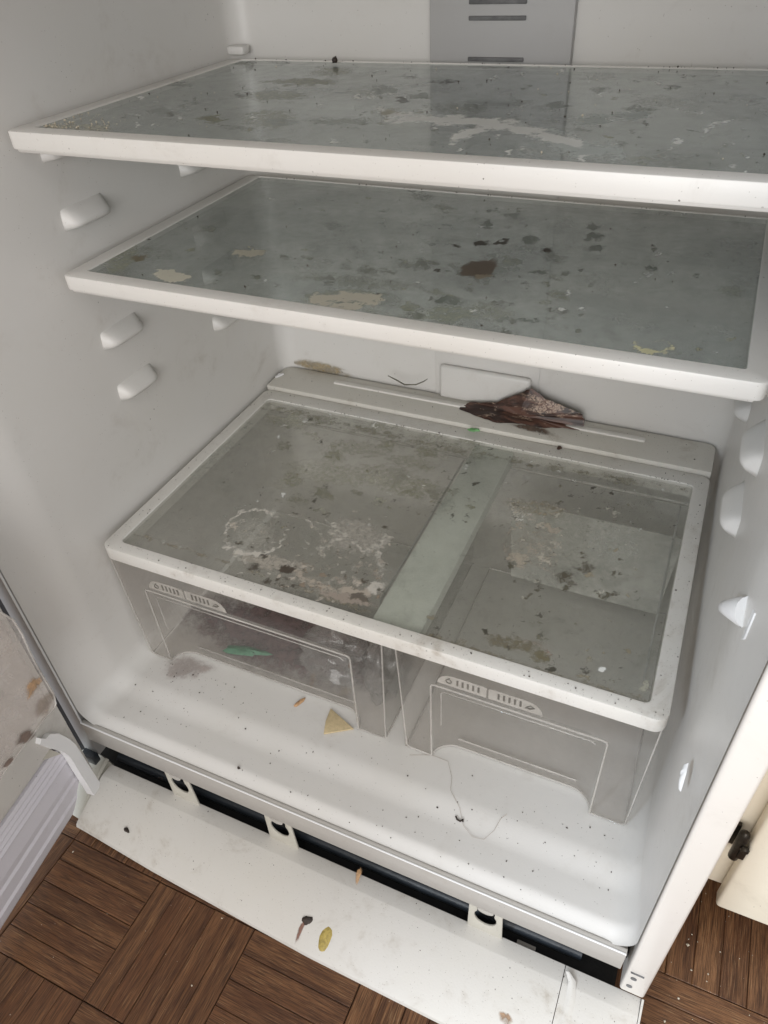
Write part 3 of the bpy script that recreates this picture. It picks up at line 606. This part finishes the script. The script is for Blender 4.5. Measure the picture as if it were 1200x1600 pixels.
# crisper cover
cc = thing('crisper_cover', (.3, .2, -.018), 'glass crisper cover in a speckled white frame above the two clear drawers', 'crisper cover')
frame('frame', (.0, .5995, .0, .3555), (.0172, .5828, .0145, .3325), -.0175, 0, .011, .006, .0020, M['crisper_frame'], cc)
glass_sheet('glass', .0165, .5835, .0138, .3332, -.0012, .0035, M['crisperglass'], cc, 420, 260, dirt3)
box('divider', .3225, .3725, .0155, .3315, -.022, -.0053, M['divider'], cc, bevel=.001)
led = [(.0, .356), (.5995, .356)]
rp = [(x, y) for x, y in rrect(.0005, .5990, .330, .4155, .011) if y > .37]
prism('rear_ledge', [(.5990, .3562, -.012)] + [(x, y, -.012) for x, y in rp] + [(.0005, .3562, -.012)], (0, 0, .0175), M['ledge'], cc, bevel=.0016)
v = rrect(.090, .519, .3905, .3985, .003); prism('ledge_rib', [(x, y, .0052) for x, y in v], (0, 0, .0030), M['frame'], cc, bevel=.0008)

# ------------------------------------------------------------------ drawers
def drawer(x0, x1, label, px0, px1, lab):
    t = thing('clear_drawer_box', ((x0 + x1) / 2, .17, -.196), label, 'drawer', 'clear crisper drawers')
    zt, zb = -.0215, -.1955; yb = .325; DP = .0215; PZ = -.066
    def depth(x, z):
        if not (px0 < x < px1) or z > PZ: return 0.0
        u = min(x - px0, px1 - x) / .026; e = math.sqrt(1 - (1 - min(u, 1))**2); return DP * e * float(sstep(0, 1.0, np.array((PZ - z) / (PZ - zb))) * .45 + .55 * min(1, (PZ - z) / .012))
    def pt(x, z): return (x, .0100 + depth(x, z), z)
    def tp(x, z): k = (zt - z) / (zt - zb); return x + (.0075 * k if x < (x0 + x1) / 2 else -.004 * k) if (x in (x0, x1)) else x
    xs = sorted(set([x0, x1, px0, px0 + 1e-4, px1, px1 - 1e-4] + list(np.linspace(x0, px0, 8)) + [px0 + .026 * k * k / 64 for k in range(1, 9)] + [px1 - .026 * k * k / 64 for k in range(1, 9)] + list(np.linspace(px0 + .026, px1 - .026, 20)) + list(np.linspace(px1, x1, 6))))
    zs = [zt, -.035, -.05, PZ, PZ - .0001] + list(np.linspace(PZ - .003, PZ - .015, 5)) + list(np.linspace(-.10, zb, 12))
    V = []; F = []
    for z in zs:
        for x in xs: V.append((tp(x, z), pt(x, z)[1], z))
    nx = len(xs)
    for j in range(len(zs) - 1):
        for i in range(nx - 1): F.append((j * nx + i, j * nx + i + 1, (j + 1) * nx + i + 1, (j + 1) * nx + i))
    b = len(V); L = x0 + .0075; R = x1 - .004
    for i in range(nx): V.append((min(max(xs[i], L), R), yb - .012, zb))
    last = (len(zs) - 1) * nx
    for i in range(nx - 1): F.append((last + i, last + i + 1, b + i + 1, b + i))
    q = len(V); V += [(x0, .01, zt), (x0, yb, zt), (L, yb - .012, zb), (L, .01, zb), (x1, .01, zt), (x1, yb, zt), (R, yb - .012, zb), (R, .01, zb)]
    F += [(q, q + 1, q + 2, q + 3), (q + 4, q + 7, q + 6, q + 5), (q + 1, q + 5, q + 6, q + 2)]
    me = mk('body', V, F, M['drawer'], t)
    # thick moulded edges: pale tubes stand in for light refracted in them
    arch = [(x, .0100 + depth(x, zb + .0002), zb + .0006) for x in [px0 + .026 * k * k / 64 for k in range(0, 9)] + list(np.linspace(px0 + .03, px1 - .03, 6)) + [px1 - .026 * k * k / 64 for k in range(8, -1, -1)]]
    tube('arch_edge', arch, .0012, M['drawerrim'], t)
    tube('pocket_edge', [(px0, .0098, zb + .001), (px0, .0098, PZ - .004), (px0 + .001, .0098, PZ - .001), (px0 + .004, .0098, PZ), (px1 - .004, .0098, PZ), (px1 - .001, .0098, PZ - .001), (px1, .0098, PZ - .004), (px1, .0098, zb + .001)], .0011, M['drawerrim'], t)
    tube('front_edge', [(x0, .0105, zt), (L, .0105, zb + .004), (L + .004, .0105, zb), (px0, .0105, zb)], .0009, M['drawerrim'], t)
    tube('front_edge', [(x1, .0105, zt), (R, .0105, zb + .004), (R - .004, .0105, zb), (px1, .0105, zb)], .0009, M['drawerrim'], t)
    tube('bottom_edge', [(L, .012, zb), (L, yb - .012, zb), (R, yb - .012, zb), (R, .012, zb)], .0011, M['drawerrim'], t)
    tube('top_rim', [(x0 + .004, .014, zt), (x0 + .004, yb - .003, zt), (x1 - .004, yb - .003, zt), (x1 - .004, .014, zt)], .0022, M['drawerrim'], t)
    tube('inner_line', [(px0 + .010, .0128, zb + .06), (px0 + .010, .0128, PZ - .014), (px0 + .014, .0128, PZ - .011), (px1 - .014, .0128, PZ - .011), (px1 - .010, .0128, PZ - .014)], .0006, M['drawerrim'], t)
    tube('side_groove', [(x1 - .0225, yb - .004, -.024), (x1 - .0225, .060, -.024), (x1 - .020, .052, -.026), (x1 - .013, .050, -.030)], .0013, M['vent'], t)
    if px0 > .3: prism('back_panel', [(px0 + .004, .2995, -.186), (R - .012, .2995, -.186), (R - .006, .3005, -.055), (px0 - .004, .3005, -.055)], (0, .0015, 0), M['backshine'], t)  # pale sheet added to brighten the right drawer's back like reflected light
    tube('floor_rib', [(px0 + .02, .04, zb + .001), (px1 - .02, .04, zb + .001)], .0012, M['drawerrim'], t)
    # pressed label: lens-shaped frosted strip with slider marks and small fruit and leaf signs
    a, c_, mid, zb_, zt_ = lab; y = .0094
    def lens(l, r, fl, frr):
        return [(l, y, zb_)] + [(l + (.016 if fl else 0) * (1 - math.cos(k * math.pi / 8)) / 1, y, zb_ + (zt_ - zb_) * math.sin(k * math.pi / 8)) for k in range(1, 4)] + [(l + (.017 if fl else .003), y, zt_), (r - (.017 if frr else .003), y, zt_)] + [(r - (.016 if frr else 0) * (1 - math.cos(k * math.pi / 8)), y, zb_ + (zt_ - zb_) * math.sin(k * math.pi / 8)) for k in range(3, 0, -1)] + [(r, y, zb_)]
    prism('label_plate', lens(a, mid - .001, True, False), (0, .0004, 0), M['label'], t); prism('label_plate', lens(mid + .001, c_, False, True), (0, .0004, 0), M['label'], t)
    hh = zt_ - zb_; parts = []
    for s0 in (a + .020, mid + .010):
        for k in range(5):
            xx = s0 + k * .0053; parts.append(boxv(xx, xx + .0018, y - .0006, y - .0001, zb_ + hh * .28, zb_ + hh * .78))
    mk('label_marks', *join(parts), M['labelbar'], t)
    ic = []
    cx, cz = a + .012, zb_ + hh * .45
    ic.append(tubev([(cx + .0028 * math.cos(k * .524), y - .0004, cz + .0028 * math.sin(k * .524)) for k in range(13)], .0005, 5)); ic.append(tubev([(cx - .001, y - .0004, cz + .003), (cx + .001, y - .0004, cz + .0052)], .0005, 5))
    cx = c_ - .012; ic.append(tubev([(cx - .004, y - .0004, cz - .001), (cx, y - .0004, cz + .003), (cx + .004, y - .0004, cz + .001), (cx, y - .0004, cz - .002), (cx - .004, y - .0004, cz - .001)], .0005, 5)); ic.append(tubev([(cx - .005, y - .0004, cz - .0025), (cx + .003, y - .0004, cz + .001)], .0004, 5))
    for g_ in (ic[:2], ic[2:]):
        q_ = mk('label_icon', *join(g_), M['labelbar'], t); q_['kind'] = 'stuff'
    return t
drawer(-.0045, .3345, 'left clear drawer, wide, with purple brown residue and a green scrap inside', .0330, .2965, (.0420, .1470, .0925, -.0600, -.0445))
drawer(.3490, .5975, 'right clear drawer, narrower and empty, with a pressed slider label on its front', .3860, .5585, (.3930, .4975, .4440, -.0590, -.0435))
# what lies inside the left drawer
s = N('purple_residue'); nz = s.noise(45, 5, .65); b = s.n('BsdfPrincipled', Base__Color=s.mix(s.ramp(nz, .35, .65), (.085, .030, .032), (.22, .11, .09)), Roughness=.25)
tr = s.n('BsdfTransparent', Color=(.75, .65, .62)); mx = s.n('MixShader'); s.set(mx, 'i0', s.ramp(s.noise(20, 4), .32, .6, .25, .92)); s.set(mx, 'i1', tr.outputs[0]); s.set(mx, 'i2', b.outputs[0]); M['juice'] = s.surf(mx.outputs[0])
props(soft('juice_puddle', blobv((.155, .10, -.1945), (1.25, 0, 0), (0, .62, 0), (0, 0, 1), .105, 40, .0012, .2, 21), 40, (.16, .10, .10), None, 0.9), 'purple brown juice puddle dried on the bottom of the left drawer', 'puddle')
single('green_scrap', blobv((.115, .055, -.1925), (1.3, .2, 0), (0, .3, 0), (0, .3, 1), .022, 18, .004, .4, 22), stainmat('green_leaf', (.06, .22, .12), .4), 'green vegetable scrap lying on the bottom of the left drawer', 'food scrap')
def crumple(c, rx, ry, rz, seed, nu=26, nv=16):
    V = []; F = []
    for j in range(nv + 1):
        for i in range(nu):
            a = 2 * math.pi * i / nu; b_ = math.pi * j / nv; d = Vector((math.cos(a) * math.sin(b_), math.sin(a) * math.sin(b_), math.cos(b_)))
            k = 1 + .55 * (mnoise.noise(d * 2.3 + Vector((seed, 0, 0)))) + .25 * abs(mnoise.noise(d * 6 + Vector((seed, 3, 0))))
            V.append((c[0] + d.x * rx * k, c[1] + d.y * ry * k, c[2] + max(d.z * rz * k, -rz * .8)))
    for j in range(nv):
        for i in range(nu): F.append((j * nu + i, j * nu + (i + 1) % nu, (j + 1) * nu + (i + 1) % nu, (j + 1) * nu + i))
    return V, F
M['bag'] = clear('crumpled_bag_film', (.93, .93, .92), .16, (.6, .58, .55), .12)
for nm, c, r, sd, lb in (('plastic_bag', (.235, .075, -.165), (.042, .03, .028), 2.1, 'crumpled clear plastic bag in the right part of the left drawer'), ('plastic_bag', (.305, .065, -.155), (.020, .026, .036), 5.3, 'smaller crumpled clear bag pressed against the right end of the left drawer')):
    single(nm, crumple(c, *r, sd), M['bag'], lb, 'plastic bag')

# ------------------------------------------------------------------ rotten mess and scraps on the ledge
s = N('rotten_mass'); nz = s.noise(60, 6, .65, sc=(.35, 1, 1.4), dist=.6); nz2 = s.noise(420, 4, .65)
c_ = s.mix(s.ramp(nz, .44, .58), (.030, .014, .010), (.115, .055, .038)); pale = s.math('MULTIPLY', s.ramp(s.noise(48, 5, .6, sc=(.4, 1, 1.3), dist=.8), .53, .60), s.ramp(nz2, .38, .60))
c_ = s.mix(s.math('MULTIPLY', pale, .85), c_, (.50, .37, .28))
b = s.n('BsdfPrincipled', Base__Color=c_, Roughness=.42); s.set(b, 'Normal', s.bump(s.math('ADD', nz, s.math('MULTIPLY', nz2, .3)), .4, .0015)); M['rot'] = s.surf(b.outputs[0])
poly = [(716, 638), (735, 628), (775, 628), (812, 614), (832, 606), (852, 622), (880, 634), (908, 645), (914, 656), (912, 668), (905, 672), (880, 668), (850, 668), (815, 662), (775, 660), (745, 650)]
def rot():
    # base outline on the ledge/wall, domed up with noise
    P = []; nR = 7
    base = []
    for a, b_ in poly:
        q = at(a, b_, Z, .0058)
        if q[1] > .4020: q = at(a, b_, Y, .4018)
        base.append(q)
    base = [base[i] * (1 - t) + base[(i + 1) % len(base)] * t for i in range(len(base)) for t in (0, .2, .4, .6, .8)]
    base = [q + np.array([mnoise.noise(Vector(q) * 300), .6 * mnoise.noise(Vector(q) * 300 + Vector((9, 0, 0))), 0]) * .0028 for q in base]
    c = at(815, 645, Z, .0058); c[1] = min(c[1], .395); k = len(base); V = []; F = []
    for j in range(nR):
        t = 1 - j / nR
        for i, q in enumerate(base):
            p_ = c + (q - c) * t; nn = mnoise.noise(Vector(p_) * 90) * .5 + mnoise.noise(Vector(p_) * 260) * .35
            lift = .0042 * (1 - t**3) * (1 + nn * .9) if j else 0
            V.append(p_ + np.array([0, -.5, 1]) * lift + np.array([0, -.001, .0002]))
    V.append(c + np.array([0, -.002, .0045]))
    for j in range(nR - 1):
        for i in range(k): F.append((j * k + i, j * k + (i + 1) % k, (j + 1) * k + (i + 1) % k, (j + 1) * k + i))
    F += [((nR - 1) * k + i, (nR - 1) * k + (i + 1) % k, nR * k) for i in range(k)]
    return V, F
single('rotten_food', rot(), M['rot'], 'dark brown rotten food mass spread over the rear ledge below the back vent', 'rotten food')
props(soft('damp_stain', blobv(at(832, 670, Z, .0059), (1.6, 0, 0), (0, .5, 0), (0, 0, 1), .016, 20, .0003, .3, 61), 20, (.22, .15, .11), None, .8), 'brown damp stain seeping from the front of the rotten mass onto the ledge', 'stain')
def onledge(px, py, z=.0056): return at(px, py, Z, z)
UP = (0, 0, 1)
single('green_crumb', blobv(at(740, 672, Z, .0058), (1.2, .0, 0), (0, .6, 0), UP, .0065, 14, .002, .4, 31), M['green'], 'small bright green scrap on the rear ledge in front of the rotten mass', 'food scrap')
single('food_flake', blobv(at(874, 700, Z, .0004), (.7, 0, 0), (0, 1, 0), UP, .0040, 10, .002, .3, 32), M['brownst'], 'dark reddish flake on the frame behind the crisper glass', 'crumb')
single('food_flake', blobv(at(925, 653, Z, .0058), (1, 0, 0), (0, .8, 0), UP, .0045, 10, .0025, .3, 33), stainmat('reddish', (.25, .12, .09)), 'reddish crumb just right of the rotten mass on the rear ledge', 'crumb')
def ball(name, c, r, mat, label, cat): V, F = crumple(c, r, r, r, c[0] * 9, 12, 8); return single(name, (V, F), mat, label, cat)
q = at(537, 580, Z, .009); ball('dried_pea', q, .0026, M['darkst'], 'round dark dried pea on the rear ledge near the back left corner', 'crumb')
q = at(523, 94, Z, .4035); ball('dried_pea', q, .0028, M['darkst'], 'round dark dried pea on the back edge of the upper shelf', 'crumb')
single('stem_scrap', tubev([at(606, 587, Y, .395), at(618, 593, Y, .395), at(632, 601, Y, .393), at(650, 601, Y, .393), at(662, 596, Y, .395), at(668, 592, Y, .395)], [.0007, .0010, .0011, .0010, .0009, .0005], 6), solid('grey_stem', (.22, .21, .17)), 'thin curved grey stem lying behind the ledge rib', 'stem')
props(soft('rust_stain', blobv(at(500, 574, Y, .4185), (1.6, 0, 0), (0, 0, .26), (0, -1, 0), .032, 24, .0004, .3, 35), 24, (.40, .30, .14), None, 0.55), 'yellow brown stain low on the back wall above the ledge at left', 'stain')
single('white_plug', blobv(at(437, 587, Z, .0056), (.5, 1, 0), (.5, -.2, 0), UP, .006, 12, .003, .3, 36), M['white'], 'small white plastic clip at the back left corner of the ledge', 'clip')
for k, (a, b_) in enumerate(((722, 690), (640, 0))[:0]): pass
# scraps on the liner floor
def zfloor(y): return float(zfl(np.array(y)))
def onfloor(px, py):
    z = -.198
    for _ in range(6): q = at(px, py, Z, z); z = zfloor(q[1])
    return at(px, py, Z, z + .0004)
tri = [onfloor(a, b_) for a, b_ in ((517, 1108), (553, 1140), (506, 1148), (509, 1128))]
props(prism('cracker_piece', [tri[0], tri[1], tri[2], tri[3]], (0, 0, .0022), M['bread'], None, bevel=.0006), 'pale yellow triangular cracker piece on the fridge floor in front of the left drawer', 'cracker')
single('carrot_chip', blobv(onfloor(468, 1098), (.35, 1, 0), (-.35, .1, 0), (0, 0, 1), .0075, 12, .002, .25, 41), M['orangest'], 'small orange brown chip on the fridge floor, left of the cracker piece', 'food scrap')
props(soft('juice_stain', blobv(onfloor(292, 1043), (1, .2, 0), (-.2, .5, 0), UP, .032, 24, .0003, .35, 62), 24, (.42, .31, .28), None, .38), 'faint reddish brown stain on the fridge floor by the left corner of the left drawer', 'stain')
single('hair_strand', tubev([onfloor(a, b_) + np.array([0, 0, .0006]) for a, b_ in ((640, 1180), (675, 1180), (700, 1190), (706, 1215), (704, 1235), (718, 1262), (724, 1290), (738, 1308), (756, 1312), (772, 1298), (782, 1280), (792, 1272))], .00015, 4), solid('brown_hair', (.36, .27, .19)), 'long thin curled hair lying on the fridge floor before the drawers', 'hair')
single('black_fleck', tubev([onfloor(a, b_) + np.array([0, 0, .001]) for a, b_ in ((712, 1276), (714, 1281), (719, 1284), (724, 1281), (723, 1285))], .0010, 6), M['darkst'], 'black curled fleck lying on the fridge floor beside the hair', 'crumb')
single('dark_crumb', blobv(onfloor(373, 1200), (1, 0, 0), (0, .6, 0), UP, .0022, 8, .002, .4, 42), M['darkst'], 'black crumb in the left part of the fridge floor front step', 'crumb')
single('paper_scrap', blobv(at(1070, 1213, X, .6135), (0, .5, .9), (0, .35, -.2), (-1, 0, 0), .0105, 12, .003, .35, 43), M['white'], 'small crumpled white scrap stuck on the right inner wall beside the right drawer', 'scrap')
# loose crumbs nobody could count
def crumbs(name, spots, mat, label, zoff=0):
    parts = []
    for p_, r, up in spots:
        sc = [random.uniform(.5, 1.2) * r for _ in range(3)]; p_ = np.array(p_) + np.array(up) * sc[2] * .4; a = random.uniform(0, 6.28); ca, sa = math.cos(a), math.sin(a)
        vs = [(1, 0, 0), (-1, .2, 0), (.1, 1, 0), (0, -1, .1), (.1, 0, 1), (0, .1, -1)]
        V = [tuple(p_ + np.array([(x * ca - y * sa) * sc[0], (x * sa + y * ca) * sc[1], z * sc[2]]) * random.uniform(.7, 1.2)) for x, y, z in vs]
        parts.append((V, [(0, 2, 4), (2, 1, 4), (1, 3, 4), (3, 0, 4), (2, 0, 5), (1, 2, 5), (3, 1, 5), (0, 3, 5)]))
    return props(mk(name, *join(parts), mat), label, 'crumbs', None, 'stuff')
def rsz(a=.0003, b=.0011): return a + (b - a) * random.random()**3
sp = []
for _ in range(330):
    x = random.uniform(0, .6); y = random.uniform(-.09, .006); sp.append(((x, y, zfloor(y)), rsz(.00025, .0011), UP))
for _ in range(60): x = random.gauss(.06, .04); y = random.gauss(-.0, .015); y = min(max(y, -.09), .006); sp.append(((max(x, .003), y, zfloor(y)), rsz(.0003, .0013), UP))
crumbs('floor_crumbs', sp, M['crumb'], 'fine dark crumbs scattered over the fridge floor before the drawers')
sp = []
for _ in range(300):
    sd = random.choice('fffbrl'); t = random.random()
    if sd == 'f': p_ = (t * .6, random.uniform(.002, .0135), 0)
    elif sd == 'b': p_ = (t * .6, random.uniform(.334, .353), 0)
    elif sd == 'r': p_ = (random.uniform(.584, .598), t * .35, 0)
    else: p_ = (random.uniform(.002, .016), t * .35, 0)
    sp.append((p_, rsz(.0003, .0010), UP))
for _ in range(150): sp.append(((random.uniform(.02, .58), random.uniform(.3315, .3335), .0), rsz(.0003, .0011), UP))
for _ in range(110): sp.append(((random.uniform(.02, .58), random.uniform(.360, .410), .0055), rsz(.0003, .0010), UP))
crumbs('frame_crumbs', sp, M['crumb'], 'dark grit and crumbs along the frame and ledge of the crisper cover')
sp = []
for z, y0 in ((.3996, .066), (.2772, .073)):
    for _ in range(140): sp.append(((random.uniform(.02, .58), random.uniform(y0 + .02, .39), z), rsz(.0003, .0012), UP))
    for _ in range(50): sp.append(((random.uniform(.02, .58), .3925, z + .0012), rsz(.0003, .0011), UP))
crumbs('shelf_crumbs', sp, M['crumb'], 'dark crumbs dotted over the two glass shelves')
sp = [((random.uniform(.02, .58), random.uniform(.09, .39), .3996), rsz(.0004, .0014), UP) for _ in range(45)]
sp += [((.022 + random.random()**2 * .06, .085 + random.random()**2 * .05, .3998), rsz(.0005, .0016), UP) for _ in range(90)]
crumbs('pale_crumbs', sp, M['palecrumb'], 'pale crumbs gathered at the front left corner of the upper shelf')
sp = []
for _ in range(170):
    x = random.uniform(-.01, .64); sp.append((G(x, random.uniform(.003, gw(x) - .006), .005), rsz(.00025, .0010), GN))
for a, b_, k in ((262, 1212, 0), (258, 1208, 0), (252, 1215, 0), (270, 1210, 0), (238, 1257, 0), (241, 1265, 0), (243, 1283, 0), (244, 1291, 0)):
    p_ = onplane(a, b_, G0 + GN * .004, GN); [sp.append((p_ + rng.normal(0, .0012, 3) * (1, 1, 0), .0011, GN)) for _ in range(3)]
crumbs('grille_crumbs', sp, M['crumb'], 'dark crumbs scattered on the fallen kick grille')
sp = []
for _ in range(60): sp.append(((random.uniform(-.05, .5), random.uniform(-.42, -.17), FZ), rsz(.0004, .0014), UP))
for _ in range(90): sp.append(((random.uniform(.62, .80), random.uniform(-.18, .05), FZ), rsz(.0004, .0019), UP))
crumbs('parquet_crumbs', sp, M['palecrumb'], 'pale crumbs lying on the parquet floor')

# ------------------------------------------------------------------ kitchen cabinet to the right
kc = thing('kitchen_cabinet', (1.0, .3, -.276), 'cream painted kitchen cabinet standing right of the fridge', 'cabinet')
box('carcass', .655, 1.6, .0300, .55, -.274, .52, M['cabinet'], kc, bevel=.0015)
box('toe_kick', .66, 1.6, .085, .11, FZ, -.2745, M['gap'], kc)
dr = box('cabinet_door', .7000, 1.12, .0120, .0295, -.2890, .36, M['cabinet'], kc, bevel=.004, seg=3)
box('cabinet_door', 1.13, 1.55, .0120, .0295, -.2890, .36, M['cabinet'], kc, bevel=.004, seg=3)
hc = at(1155, 1315, Y, .020)
hp = [tubev([hc + (0, -.004, -.022), hc + (0, -.004, .022)], .0048, 12), tubev([hc + (0, -.004, .022), hc + (0, -.004, .026)], [.0048, .002], 12), boxv(hc[0] - .013, hc[0] - .002, .0255, .0295, hc[2] - .018, hc[2] + .018),
      tubev([hc + (.004, -.010, .006), hc + (.004, -.013, .006)], [.0045, .003], 12), boxv(hc[0] + .001, hc[0] + .007, .0095, .0118, hc[2] - .012, hc[2] + .010), tubev([hc + (-.008, .0055, -.010), hc + (-.008, .003, -.010)], [.0035, .0025], 10)]
mk('hinge', *join(hp), M['bronze'], dr, bevel=.0005)
box('countertop', .652, 1.62, .0, .56, .522, .56, M['cabinet'], kc, bevel=.003)
kw = props(box('wall', -1.6, 2.4, .58, .64, FZ - .004, 2.2, M['cabinet']), kind='structure')
